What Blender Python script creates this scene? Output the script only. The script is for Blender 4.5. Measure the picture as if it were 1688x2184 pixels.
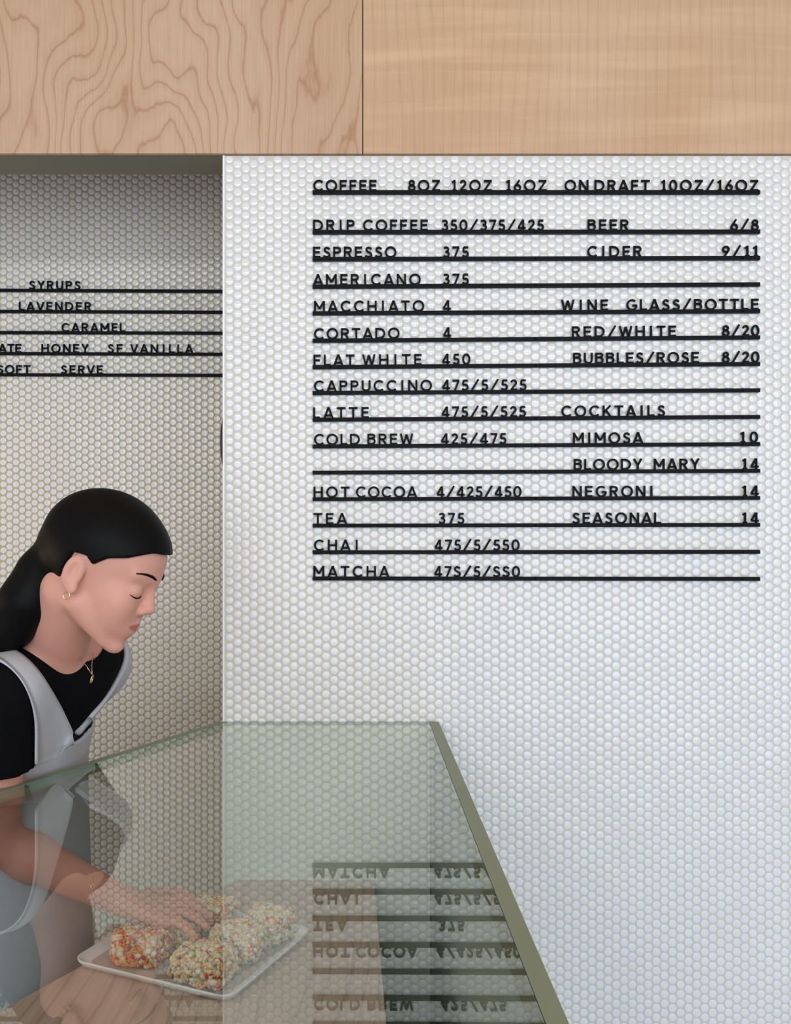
import bpy, bmesh, math, random
import numpy as np
from mathutils import Vector, Matrix

random.seed(7)
rng = np.random.default_rng(7)
SC = bpy.context.scene
COL = SC.collection
for o in list(bpy.data.objects):
    bpy.data.objects.remove(o)

# ------------------------------------------------------------------ camera, world, lights, exposure
FPX = 2000.0                       # focal length in pixels of the 1688x2184 frame
CAMZ = 1.6
cam = bpy.data.cameras.new('camera')
cam.sensor_fit = 'AUTO'
cam.sensor_width = 36.0
cam.lens = 36.0 * FPX / 2184.0
cam.clip_start = 0.02
cam_o = bpy.data.objects.new('camera', cam)
cam_o.location = (0, 0, CAMZ)
cam_o.rotation_euler = (math.pi / 2, 0, 0)
COL.objects.link(cam_o)
SC.camera = cam_o

w = bpy.data.worlds.new('world')
SC.world = w
w.use_nodes = True
w.node_tree.nodes['Background'].inputs[0].default_value = (0.80, 0.90, 1.0, 1)
w.node_tree.nodes['Background'].inputs[1].default_value = 1.0

def area(name, loc, target, sx, sy, power, color):
    l = bpy.data.lights.new(name, 'AREA')
    l.shape = 'RECTANGLE'
    l.size = sx
    l.size_y = sy
    l.energy = power
    l.color = color
    o = bpy.data.objects.new(name, l)
    o.location = loc
    d = Vector(target) - Vector(loc)
    o.rotation_euler = d.to_track_quat('-Z', 'Y').to_euler()
    COL.objects.link(o)
    return o

# daylight through the shop window behind the camera, and the long warm ceiling lamp
area('window_daylight', (0.6, -2.85, 1.5), (0.6, 2.0, 1.3), 5.0, 2.3, 98, (0.80, 0.89, 1.0))
area('transom_daylight', (0.5, -2.82, 3.02), (0.5, 2.0, 2.3), 5.0, 0.30, 56, (0.92, 0.96, 1.0))
area('ceiling_lamp_light', (-0.2, 0.6, 3.3), (-0.2, 1.3, 0.0), 3.6, 0.10, 4.0, (1.0, 0.60, 0.28))
area('back_counter_lamp_light', (-2.3, 1.6, 1.2), (-0.7, 2.56, 2.1), 0.4, 0.4, 6.5, (1.0, 0.64, 0.34))

SC.view_settings.view_transform = 'Standard'
SC.view_settings.look = 'None'
SC.view_settings.gamma = 1.0
SC.view_settings.use_curve_mapping = False
SC.view_settings.exposure = 0.0

# ------------------------------------------------------------------ helpers
def at(px, py, Y):
    """world point seen at photo pixel (px, py) at distance Y from the camera plane"""
    return Vector(((px - 844.0) / FPX * Y, Y, CAMZ + (1092.0 - py) / FPX * Y))

def lin(r, g, b):
    f = lambda c: (c / 255 / 12.92) if c / 255 <= 0.04045 else ((c / 255 + 0.055) / 1.055) ** 2.4
    return (f(r), f(g), f(b), 1.0)

def mat(name, color, rough=0.5, metallic=0.0, spec=0.5, coat=0.0, sss=0.0, bump=None):
    m = bpy.data.materials.new(name)
    m.use_nodes = True
    nt = m.node_tree
    p = nt.nodes['Principled BSDF']
    p.inputs['Base Color'].default_value = color
    p.inputs['Roughness'].default_value = rough
    p.inputs['Metallic'].default_value = metallic
    p.inputs['Specular IOR Level'].default_value = spec
    p.inputs['Coat Weight'].default_value = coat
    if sss:
        p.inputs['Subsurface Weight'].default_value = sss
        p.inputs['Subsurface Radius'].default_value = (0.012, 0.005, 0.003)
        p.inputs['Subsurface Scale'].default_value = 1.0
    # gentle procedural variation of the base colour
    tc = nt.nodes.new('ShaderNodeTexCoord')
    n = nt.nodes.new('ShaderNodeTexNoise')
    n.inputs['Scale'].default_value = 9.0 if bump is None else bump[0]
    n.inputs['Detail'].default_value = 5
    nt.links.new(tc.outputs['Object'], n.inputs['Vector'])
    mx = nt.nodes.new('ShaderNodeMix')
    mx.data_type = 'RGBA'
    mx.inputs[6].default_value = tuple(c * 0.93 for c in color[:3]) + (1,)
    mx.inputs[7].default_value = tuple(min(1, c * 1.06) for c in color[:3]) + (1,)
    nt.links.new(n.outputs['Fac'], mx.inputs[0])
    nt.links.new(mx.outputs[2], p.inputs['Base Color'])
    if bump:
        b = nt.nodes.new('ShaderNodeBump')
        b.inputs['Strength'].default_value = bump[1]
        b.inputs['Distance'].default_value = 0.002
        nt.links.new(n.outputs['Fac'], b.inputs['Height'])
        nt.links.new(b.outputs[0], p.inputs['Normal'])
    return m

def obj(name, verts, faces, mats, parent=None, smooth=False, midx=None):
    me = bpy.data.meshes.new(name)
    me.from_pydata([tuple(v) for v in verts], [], [tuple(f) for f in faces])
    if not isinstance(mats, (list, tuple)):
        mats = [mats]
    for m in mats:
        me.materials.append(m)
    if midx is not None:
        me.polygons.foreach_set('material_index', np.asarray(midx, dtype=np.int32))
    if smooth:
        me.polygons.foreach_set('use_smooth', np.ones(len(me.polygons), dtype=bool))
    me.update()
    o = bpy.data.objects.new(name, me)
    COL.objects.link(o)
    if parent is not None:
        o.parent = parent
        o.matrix_parent_inverse = parent.matrix_basis.inverted()
    return o

def empty(name, loc):
    o = bpy.data.objects.new(name, None)
    o.location = loc
    o.empty_display_size = 0.05
    COL.objects.link(o)
    return o

def tag(o, label=None, cat=None, group=None, kind=None):
    if label: o['label'] = label
    if cat: o['category'] = cat
    if group: o['group'] = group
    if kind: o['kind'] = kind
    return o

class MB:
    def __init__(s):
        s.v, s.f, s.m = [], [], []
    def add(s, v, f, m=0):
        n = len(s.v)
        s.v += [tuple(p) for p in v]
        s.f += [tuple(i + n for i in q) for q in f]
        s.m += [m] * len(f)
    def box(s, a, b, m=0):
        x0, y0, z0 = a
        x1, y1, z1 = b
        s.add([(x0,y0,z0),(x1,y0,z0),(x1,y1,z0),(x0,y1,z0),(x0,y0,z1),(x1,y0,z1),(x1,y1,z1),(x0,y1,z1)],
              [(0,3,2,1),(4,5,6,7),(0,1,5,4),(1,2,6,5),(2,3,7,6),(3,0,4,7)], m)
    def prism(s, poly, z0, z1, m=0):
        n = len(poly)
        s.add([(x, y, z0) for x, y in poly] + [(x, y, z1) for x, y in poly],
              [tuple(range(n))[::-1], tuple(range(n, 2 * n))] + [(i, (i+1) % n, n + (i+1) % n, n + i) for i in range(n)], m)
    def cyl(s, c, axis, r, h, n=16, r2=None, m=0):
        r2 = r if r2 is None else r2
        ax = Vector(axis).normalized()
        u = ax.orthogonal().normalized()
        v = ax.cross(u)
        c = Vector(c)
        p = []
        for k, rr in ((0, r), (1, r2)):
            for i in range(n):
                t = 2 * math.pi * i / n
                p.append(c + ax * (h * k) + (u * math.cos(t) + v * math.sin(t)) * rr)
        s.add(p, [tuple(range(n))[::-1], tuple(range(n, 2*n))] + [(i, (i+1) % n, n+(i+1) % n, n+i) for i in range(n)], m)
    def tube(s, pts, r, n=8, m=0, closed=False):
        pts = [Vector(p) for p in pts]
        N = len(pts)
        rings = []
        for i, p in enumerate(pts):
            a = pts[(i-1) % N] if (closed or i > 0) else p
            b = pts[(i+1) % N] if (closed or i < N-1) else p
            t = (b - a).normalized()
            u = t.cross(Vector((0.13, 0.97, 0.21))).normalized()
            v = t.cross(u)
            rr = r[i] if isinstance(r, (list, tuple)) else r
            rings.append([p + (u * math.cos(2*math.pi*k/n) + v * math.sin(2*math.pi*k/n)) * rr for k in range(n)])
        vs = [q for R in rings for q in R]
        fs = []
        for i in range(N if closed else N - 1):
            j = (i + 1) % N
            for k in range(n):
                fs.append((i*n+k, i*n+(k+1) % n, j*n+(k+1) % n, j*n+k))
        if not closed:
            fs.append(tuple(range(n))[::-1])
            fs.append(tuple(range((N-1)*n, N*n)))
        s.add(vs, fs, m)
    def build(s, name, mats, parent=None, smooth=False):
        return obj(name, s.v, s.f, mats, parent, smooth, s.m)

# ------------------------------------------------------------------ materials
M_TILE = mat('glazed_white_tile', (0.76, 0.748, 0.738, 1), rough=0.11, spec=0.55)
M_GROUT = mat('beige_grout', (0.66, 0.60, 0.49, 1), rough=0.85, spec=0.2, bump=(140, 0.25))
M_GROUT_SHADED = mat('shaded_grout', (0.50, 0.43, 0.28, 1), rough=0.85, spec=0.2, bump=(140, 0.25))  # beige grout with the olive-tan light of the recess put into its colour
M_WHITE = mat('white_paint', (0.78, 0.77, 0.75, 1), rough=0.6)
M_TRIM = mat('white_trim', (0.85, 0.85, 0.84, 1), rough=0.35)
M_SOFFIT = mat('grey_green_paint', (0.19, 0.182, 0.135, 1), rough=0.7)
M_JAMB = mat('olive_bounce_jamb', (0.36, 0.31, 0.16, 1), rough=0.6)  # unseen jamb face; olive chosen to throw warm bounce into the recess
M_CEIL = mat('warm_bounce_ceiling', (0.72, 0.56, 0.40, 1), rough=0.7)  # unseen ceiling; warm tone put in to bounce warm light on the upper wall
M_FLOOR = mat('blue_bounce_floor', (0.46, 0.60, 0.84, 1), rough=0.5)  # floor out of view; its blue is invented to cool the bounce low down
M_BLACK = mat('black_acrylic', (0.005, 0.005, 0.006, 1), rough=0.55, spec=0.10)
M_SCREW = mat('black_screw', (0.002, 0.002, 0.002, 1), rough=0.6, spec=0.05)
M_OLIVE = mat('olive_powder_coat', (0.235, 0.26, 0.16, 1), rough=0.45)
M_SIDE = mat('grey_green_panel', (0.34, 0.42, 0.38, 1), rough=0.55)
M_GREEN2 = mat('deep_green_panel', (0.14, 0.27, 0.18, 1), rough=0.55)
M_GREEN = mat('green_panel', (0.68, 0.75, 0.62, 1), rough=0.55)
M_DARK = mat('dark_void', (0.012, 0.011, 0.010, 1), rough=0.9, spec=0.1)
M_TRAY = mat('white_tray', (0.90, 0.90, 0.91, 1), rough=0.3)
M_PAPER = mat('tray_paper', (0.50, 0.46, 0.42, 1), rough=0.7)
M_BRONZE = mat('dark_bronze', (0.045, 0.032, 0.027, 1), rough=0.4, metallic=0.4)
M_SKIN = mat('skin', lin(214, 154, 135), rough=0.5, sss=0.12, spec=0.35)
M_LIP = mat('lip', lin(178, 98, 96), rough=0.42)
M_HAIR = mat('dark_hair', (0.004, 0.0035, 0.0035, 1), rough=0.5, spec=0.09)
M_SHIRT = mat('black_cotton', (0.005, 0.005, 0.006, 1), rough=0.9, spec=0.05, bump=(500, 0.3))
M_APRON = mat('grey_apron', (0.52, 0.52, 0.55, 1), rough=0.85, spec=0.2, bump=(420, 0.3))
M_JEANS = mat('blue_jeans', (0.16, 0.20, 0.28, 1), rough=0.85, spec=0.2, bump=(500, 0.3))
M_SHOE = mat('black_shoe', (0.02, 0.02, 0.02, 1), rough=0.6)
M_GOLD = mat('gold', (0.75, 0.58, 0.30, 1), rough=0.25, metallic=1.0)

def wood(name, light, dark, line, fx, noise_amp, nsx, nsz, line_w, line_k, seed, bands):
    m = bpy.data.materials.new(name)
    m.use_nodes = True
    nt = m.node_tree
    N, L = nt.nodes, nt.links
    p = N['Principled BSDF']
    p.inputs['Roughness'].default_value = 0.42
    p.inputs['Specular IOR Level'].default_value = 0.35
    tc = N.new('ShaderNodeTexCoord')
    def mapped(sx, sz, off=0):
        mp = N.new('ShaderNodeMapping')
        mp.inputs['Scale'].default_value = (sx, 1.0, sz)
        mp.inputs['Location'].default_value = (seed + off, seed * 0.37, seed * 0.71 + off)
        L.new(tc.outputs['Object'], mp.inputs['Vector'])
        return mp.outputs[0]
    def noise(sx, sz, scale, detail, rough=0.5, dist=0.0, off=0):
        n = N.new('ShaderNodeTexNoise')
        n.inputs['Scale'].default_value = scale
        n.inputs['Detail'].default_value = detail
        n.inputs['Roughness'].default_value = rough
        n.inputs['Distortion'].default_value = dist
        L.new(mapped(sx, sz, off), n.inputs['Vector'])
        return n.outputs['Fac']
    def math_(op, a, b=None):
        q = N.new('ShaderNodeMath')
        q.operation = op
        for i, v in enumerate((a, b)):
            if v is None: continue
            if isinstance(v, (int, float)): q.inputs[i].default_value = v
            else: L.new(v, q.inputs[i])
        return q.outputs[0]
    def ramp(fac, stops):
        r = N.new('ShaderNodeValToRGB')
        els = r.color_ramp.elements
        els[0].position, els[0].color = stops[0]
        els[1].position, els[1].color = stops[-1]
        for pos, c in stops[1:-1]:
            e = els.new(pos); e.color = c
        L.new(fac, r.inputs[0])
        return r.outputs[0]
    def mix(fac, a, b, mode='MIX'):
        q = N.new('ShaderNodeMix')
        q.data_type = 'RGBA'
        q.blend_type = mode
        for i, v in ((0, fac), (6, a), (7, b)):
            if isinstance(v, (int, float, tuple)): q.inputs[i].default_value = v
            else: L.new(v, q.inputs[i])
        return q.outputs[2]
    sep = N.new('ShaderNodeSeparateXYZ')
    L.new(tc.outputs['Object'], sep.inputs[0])
    big = noise(nsx, nsz, 1.0, 2.0, 0.45, 0.25)
    jag = noise(nsx * 9, nsz * 5, 1.0, 3.0, 0.6, 0.0, 11)
    v = math_('ADD', math_('MULTIPLY', big, noise_amp), math_('MULTIPLY', jag, 0.55))
    v = math_('ADD', v, math_('MULTIPLY', sep.outputs[0], fx))
    fr = math_('FRACT', v)
    g = lambda x: (x, x, x, 1)
    ln = ramp(fr, [(0.0, g(1.0)), (line_w, g(0.55)), (line_w * 2.6, g(0.12)), (0.5, g(0.0)), (0.93, g(0.22)), (1.0, g(0.9))])
    fib = noise(420, 7, 1.0, 2.0, 0.5, 0.0, 5)
    tone = noise(2.6, 0.9, 1.0, 2.0, 0.5, 0.3, 3)
    base = mix(ramp(tone, [(0.3, g(0)), (0.7, g(1))]), light, dark)
    base = mix(math_('MULTIPLY', ramp(fib, [(0.35, g(0)), (0.7, g(1))]), 0.22), base, line)
    if bands:
        fl = noise(2.2, 26, 1.0, 2.0, 0.5, 0.5, 17)
        base = mix(math_('MULTIPLY', ramp(fl, [(0.45, g(0)), (0.72, g(1))]), bands), base, tuple(min(1, c * 1.35) for c in light[:3]) + (1,))
    colr = mix(math_('MULTIPLY', ln, line_k), base, line)
    L.new(colr, p.inputs['Base Color'])
    return m

M_WOOD_A = wood('maple_figured', lin(203, 173, 143), lin(193, 157, 124), lin(160, 110, 74), 25, 15.0, 4.7, 2.0, 0.05, 0.72, 3.3, 0.0)
M_WOOD_B = wood('maple_plain', lin(203, 170, 137), lin(196, 156, 120), lin(164, 114, 76), 44, 6.0, 4.4, 0.6, 0.08, 0.24, 8.1, 0.30)
M_OAK = wood('oak_shelf', lin(214, 191, 177), lin(198, 173, 157), lin(130, 106, 90), 30, 7.0, 4.0, 4.0, 0.08, 0.45, 5.7, 0.0)

def glass_mat(name, tint, ior=1.5):
    m = bpy.data.materials.new(name)
    m.use_nodes = True
    nt = m.node_tree
    N, L = nt.nodes, nt.links
    N.remove(N['Principled BSDF'])
    out = N['Material Output']
    geo = N.new('ShaderNodeNewGeometry')
    mr = N.new('ShaderNodeMapRange')               # same reflectance on the way in and out of the pane
    mr.inputs['To Min'].default_value = ior
    mr.inputs['To Max'].default_value = 1.0 / ior
    L.new(geo.outputs['Backfacing'], mr.inputs['Value'])
    fr = N.new('ShaderNodeFresnel')
    L.new(mr.outputs[0], fr.inputs['IOR'])
    tr = N.new('ShaderNodeBsdfTransparent')
    tr.inputs[0].default_value = tint
    gl = N.new('ShaderNodeBsdfGlossy')
    gl.inputs['Roughness'].default_value = 0.0
    gl.inputs[0].default_value = (0.95, 1.0, 0.96, 1)
    mx = N.new('ShaderNodeMixShader')
    a1 = N.new('ShaderNodeMath'); a1.operation = 'ADD'; a1.inputs[1].default_value = 1.0      # both faces of the pane: 2R / (1 + R)
    L.new(fr.outputs[0], a1.inputs[0])
    a2 = N.new('ShaderNodeMath'); a2.operation = 'DIVIDE'
    L.new(fr.outputs[0], a2.inputs[0]); L.new(a1.outputs[0], a2.inputs[1])
    a3 = N.new('ShaderNodeMath'); a3.operation = 'MULTIPLY'; a3.inputs[1].default_value = 2.0
    L.new(a2.outputs[0], a3.inputs[0])
    L.new(a3.outputs[0], mx.inputs[0])
    L.new(tr.outputs[0], mx.inputs[1])
    L.new(gl.outputs[0], mx.inputs[2])
    L.new(mx.outputs[0], out.inputs[0])
    return m
M_GLASS = glass_mat('clear_glass', (0.965, 0.985, 0.97, 1))
M_GEDGE = mat('glass_edge', (0.10, 0.24, 0.17, 1), rough=0.15)
M_GCLEAR = bpy.data.materials.new('clear_glass_underside')
M_GCLEAR.use_nodes = True
M_GCLEAR.node_tree.nodes.remove(M_GCLEAR.node_tree.nodes['Principled BSDF'])
_t = M_GCLEAR.node_tree.nodes.new('ShaderNodeBsdfTransparent')
_t.inputs[0].default_value = (0.965, 0.985, 0.97, 1)
M_GCLEAR.node_tree.links.new(_t.outputs[0], M_GCLEAR.node_tree.nodes['Material Output'].inputs[0])

# ------------------------------------------------------------------ room shell
WY = 2.0                 # tile plane of the menu wall
RY = 2.56                # tile plane of the recess
JX = (476 - 844) / 1000.0
TOPZ = CAMZ + 0.760      # top of the tiled wall, underside of the fascia
XL, XR, YF, ZC = -3.0, 3.6, -3.0, 5.5

def tile_wall(name, x0, x1, z0, z1, Y, ox, oz, solid, grout):
    """penny round mosaic: grout slab and every glazed round, one wall"""
    px, pz, R, H = 0.01718, 0.0200, 0.00885, 0.0018
    prof = [(1.0, 0.0), (0.978, 0.36), (0.925, 0.585), (0.78, 0.714), (0.55, 0.858), (0.28, 0.963)]
    n = 16
    ang = np.arange(n) * 2 * np.pi / n
    tv = np.concatenate([np.stack([R*r*np.cos(ang), -H*h*np.ones(n), R*r*np.sin(ang)], 1) for r, h in prof] + [np.array([[0, -H, 0]])])
    tf4 = []
    for k in range(len(prof) - 1):
        for i in range(n):
            tf4.append((k*n+i, k*n+(i+1) % n, (k+1)*n+(i+1) % n, (k+1)*n+i))
    c = len(prof) * n
    tf3 = [((len(prof)-1)*n+i, (len(prof)-1)*n+(i+1) % n, c) for i in range(n)]
    i0, i1 = math.ceil((x0 + 0.004 - ox) / px), math.floor((x1 - 0.004 - ox) / px)
    cx, cz = [], []
    for i in range(i0, i1 + 1):
        off = oz + (pz / 2 if i % 2 else 0)
        for j in range(math.ceil((z0 - off) / pz), math.floor((z1 - 0.004 - off) / pz) + 1):
            cx.append(ox + i*px); cz.append(off + j*pz)
    K = len(cx)
    cx = np.array(cx) + rng.normal(0, 0.00022, K)
    cz = np.array(cz) + rng.normal(0, 0.00022, K)
    tilt = rng.normal(0, 0.016, (K, 2))
    V = np.repeat(tv[None], K, 0)
    V[:, :, 1] += tilt[:, :1] * V[:, :, 0] + tilt[:, 1:] * V[:, :, 2]
    V[:, :, 0] += cx[:, None]; V[:, :, 2] += cz[:, None]; V[:, :, 1] += Y
    # clip rounds at the borders of the field
    V[:, :, 0] = np.clip(V[:, :, 0], x0 + 0.0005, x1 - 0.0005)
    V[:, :, 2] = np.clip(V[:, :, 2], z0, z1 - 0.0005)
    m = tv.shape[0]
    V = V.reshape(-1, 3)
    off = (np.arange(K) * m)
    q = (np.array(tf4)[None] + off[:, None, None]).reshape(-1, 4)
    t = (np.array(tf3)[None] + off[:, None, None]).reshape(-1, 3)
    bx0, bx1, by0, by1, bz0, bz1 = solid
    bv = np.array([(bx0,by0,bz0),(bx1,by0,bz0),(bx1,by1,bz0),(bx0,by1,bz0),(bx0,by0,bz1),(bx1,by0,bz1),(bx1,by1,bz1),(bx0,by1,bz1)])
    bq = np.array([(0,3,2,1),(4,5,6,7),(0,1,5,4),(1,2,6,5),(2,3,7,6),(3,0,4,7)]) + len(V)
    V = np.concatenate([V, bv])
    quads = np.concatenate([q, bq])
    loops = np.concatenate([quads.ravel(), t.ravel()])
    nq, ntri = len(quads), len(t)
    me = bpy.data.meshes.new(name)
    me.vertices.add(len(V)); me.vertices.foreach_set('co', V.astype(np.float32).ravel())
    me.loops.add(len(loops)); me.loops.foreach_set('vertex_index', loops.astype(np.int32))
    me.polygons.add(nq + ntri)
    ls = np.concatenate([np.arange(nq) * 4, nq * 4 + np.arange(ntri) * 3]).astype(np.int32)
    me.polygons.foreach_set('loop_start', ls)
    mi = np.zeros(nq + ntri, dtype=np.int32); mi[nq-6:nq] = 1
    sm = np.ones(nq + ntri, dtype=bool); sm[nq-6:nq] = False
    me.materials.append(M_TILE); me.materials.append(grout)
    me.polygons.foreach_set('material_index', mi)
    me.polygons.foreach_set('use_smooth', sm)
    me.update(calc_edges=True); me.validate()
    o = bpy.data.objects.new(name, me)
    COL.objects.link(o)
    return tag(o, kind='structure')

def sbox(name, a, b, m):
    q = MB(); q.box(a, b)
    return tag(q.build(name, m), kind='structure')

tile_wall('wall_back', JX + 0.004, 1.06, 0.35, TOPZ, WY, (489.6 - 844) / 1000, CAMZ + (1092 - 840.3) / 1000,
          (JX, XR, WY, WY + 0.12, 0.0, TOPZ), M_GROUT)
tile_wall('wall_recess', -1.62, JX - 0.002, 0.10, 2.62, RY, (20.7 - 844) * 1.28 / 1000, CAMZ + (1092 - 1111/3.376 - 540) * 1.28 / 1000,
          (XL, JX, RY, RY + 0.12, 0.0, 2.95), M_GROUT_SHADED)
sbox('wall_jamb', (JX, WY + 0.12, 0.0), (JX + 0.10, RY + 0.12, 2.95), M_JAMB)
sbox('trim_1', (JX - 0.0005, WY - 0.0022, 0.0), (JX + 0.0036, WY, TOPZ), M_TRIM)
sbox('floor', (XL - 0.12, YF - 0.12, -0.1), (XR + 0.12, RY + 0.12, 0.0), M_FLOOR)
sbox('ceiling', (XL - 0.12, YF - 0.12, ZC), (XR + 0.12, RY + 0.12, ZC + 0.1), M_CEIL)
sbox('wall_left', (XL - 0.12, YF, 0.0), (XL, RY + 0.12, ZC), M_WHITE)
sbox('wall_right', (XR, YF, 0.0), (XR + 0.12, WY + 0.12, ZC), M_WHITE)
q = MB()
q.box((XL, YF - 0.12, 0), (-1.95, YF, ZC)); q.box((3.15, YF - 0.12, 0), (XR, YF, ZC))
q.box((-1.95, YF - 0.12, 0), (3.15, YF, 0.45)); q.box((-1.95, YF - 0.12, 5.05), (3.15, YF, ZC))
tag(q.build('wall_front', M_WHITE), kind='structure')
q = MB()
for x in (-1.95, -0.3, 1.4, 3.10):
    q.box((x, YF - 0.08, 0.4), (x + 0.05, YF - 0.03, 5.05))
q.box((-1.95, YF - 0.08, 0.45), (3.15, YF - 0.03, 0.5)); q.box((-1.95, YF - 0.08, 5.0), (3.15, YF - 0.03, 5.05))
tag(q.build('window_1', M_BLACK), kind='structure')
# bulkhead behind the wood fascia; its grey-green underside shows over the recess
sbox('ceiling_bulkhead', (XL, WY, TOPZ + 0.0025), (XR, WY + 0.117, ZC), M_SOFFIT)
sbox('ceiling_recess', (XL, WY + 0.117, 2.95), (JX + 0.1, RY + 0.12, 3.05), M_SOFFIT)

# ------------------------------------------------------------------ wood fascia panels
FY = 1.990
zb = at(0, 327, FY).z
xj = at(774, 0, FY).x
q = MB(); q.box((-2.2, FY, zb), (xj - 0.0011, WY - 0.0003, ZC - 0.02))
tag(q.build('fascia_panel', M_WOOD_A), 'maple plywood fascia panel with bold swirling grain, left of the black joint', 'wood panel', 'wood fascia panels')
q = MB(); q.box((xj + 0.0011, FY, zb), (1.5, WY - 0.0003, ZC - 0.02))
tag(q.build('fascia_panel', M_WOOD_B), 'maple plywood fascia panel with faint straight grain above the menu, right of joint', 'wood panel', 'wood fascia panels')

# ------------------------------------------------------------------ menu letters: strokes in cap-height units
S = 0.172
def arc(cx, cy, rx, ry, a0, a1, n=None):
    n = n or max(6, int(abs(a1 - a0) / 9))
    return [(cx + rx * math.cos(math.radians(a0 + (a1 - a0) * i / n)), cy + ry * math.sin(math.radians(a0 + (a1 - a0) * i / n))) for i in range(n + 1)]
h = S / 2
T = 1 - h
def glyphs():
    G = {}
    def g(c, wd, *st): G[c] = (wd, st)
    g('A', .93, [(h*.95,0),(.465,1)], [(.93-h*.95,0),(.465,1)], [(.2,.27),(.73,.27)])
    g('B', .74, [(h,0),(h,1)], [(h,T)]+arc(.42,.755,.215,.165,90,-90)+[(h,.57)], [(h,.56)]+arc(.435,.325,.22,.24,90,-90)+[(h,h)])
    g('C', .90, arc(.51,.5,.425,.43,42,318))
    g('D', .90, [(h,0),(h,1)], [(h,T)]+arc(.36,.5,.455,.414,90,-90)+[(h,h)])
    g('E', .66, [(h,0),(h,1)], [(h,T),(.66,T)], [(h,.52),(.60,.52)], [(h,h),(.66,h)])
    g('F', .65, [(h,0),(h,1)], [(h,T),(.65,T)], [(h,.50),(.58,.50)])
    g('G', .96, arc(.5,.5,.42,.43,48,350), [(.54,.45),(.96,.45)])
    g('H', .84, [(h,0),(h,1)], [(.84-h,0),(.84-h,1)], [(h,.51),(.84-h,.51)])
    g('I', S, [(h,0),(h,1)])
    g('K', .80, [(h,0),(h,1)], [(h,.36),(.70,1)], [(.30,.55),(.72,0)])
    g('L', .62, [(h,0),(h,1)], [(h,h),(.62,h)])
    g('M', .98, [(h,0),(h,1)], [(.98-h,0),(.98-h,1)], [(h,.96),(.49,.30)], [(.98-h,.96),(.49,.30)])
    g('N', .84, [(h,0),(h,1)], [(.84-h,0),(.84-h,1)], [(h,.97),(.84-h,.03)])
    g('O', 1.04, arc(.52,.5,.435,.435,0,360,44))
    g('P', .71, [(h,0),(h,1)], [(h,T)]+arc(.40,.70,.225,.214,90,-90)+[(h,.486)])
    g('R', .75, [(h,0),(h,1)], [(h,T)]+arc(.41,.71,.225,.204,90,-90)+[(h,.506)], [(.38,.50),(.655,0)])
    sS = [(.585,.80)]+arc(.335,.725,.205,.19,38,200)+[(.17,.61),(.30,.53),(.44,.46)]+arc(.345,.285,.225,.205,45,-95)+[(.16,.115),(.05,.215)]
    g('S', .66, sS)
    g('T', .78, [(0,T),(.78,T)], [(.39,0),(.39,1)])
    g('U', .79, [(h,1),(h,.36)]+arc(.395,.36,.309,.275,180,360)+[(.79-h,.36),(.79-h,1)])
    g('V', .90, [(h*.95,1),(.45,0)], [(.90-h*.95,1),(.45,0)])
    g('W', 1.2, [(h*.9,1),(.33,0)], [(.33,0),(.60,.92)], [(.60,.92),(.87,0)], [(.87,0),(1.2-h*.9,1)])
    g('Y', .86, [(h*1.1,1),(.43,.44)], [(.86-h*1.1,1),(.43,.44)], [(.43,0),(.43,.5)])
    g('Z', .76, [(.04,T),(.74,T)], [(.66,T),(.10,h)], [(.02,h),(.76,h)])
    g('0', .73, arc(.365,.5,.28,.43,0,360,40))
    g('1', .44, [(.28,0),(.28,1)], [(.28,.93),(.06,.78)], [(.08,h),(.46,h)])
    g('2', .64, [(.09,.74)]+arc(.32,.695,.215,.225,160,-25)+[(.12,.12)], [(.04,h),(.64,h)])
    g('3', .62, [(.07,.88)]+arc(.30,.735,.20,.185,125,-70)+[(.24,.54)], [(.24,.54)]+arc(.31,.30,.225,.222,80,-135)+[(.05,.18)])
    g('4', .72, [(.50,0),(.50,1)], [(.47,.97),(.07,.29)], [(.04,.25),(.72,.25)])
    g('5', .62, [(.15,T),(.56,T)], [(.17,T),(.13,.52)], [(.13,.50)]+arc(.31,.315,.225,.235,110,-135)+[(.04,.17)])
    g('6', .67, arc(.335,.31,.25,.235,0,360,36), [(.50,1.0),(.14,.46)])
    g('7', .64, [(.02,T),(.64,T)], [(.57,T),(.22,0)])
    g('8', .67, arc(.335,.735,.20,.185,0,360,32), arc(.335,.30,.25,.222,0,360,36))
    g('9', .67, arc(.335,.69,.25,.235,0,360,36), [(.17,0),(.53,.54)])
    g('/', .80, [(.08,-.02),(.72,1.04)])
    return G
GL = glyphs()
BEAR = {'I': 2.0, '1': 1.2, 'A': .65, 'T': .8, 'V': .6, 'W': .8, 'Y': .7, 'L': .9, '/': .7, 'O': .9, 'C': .95}

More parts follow.
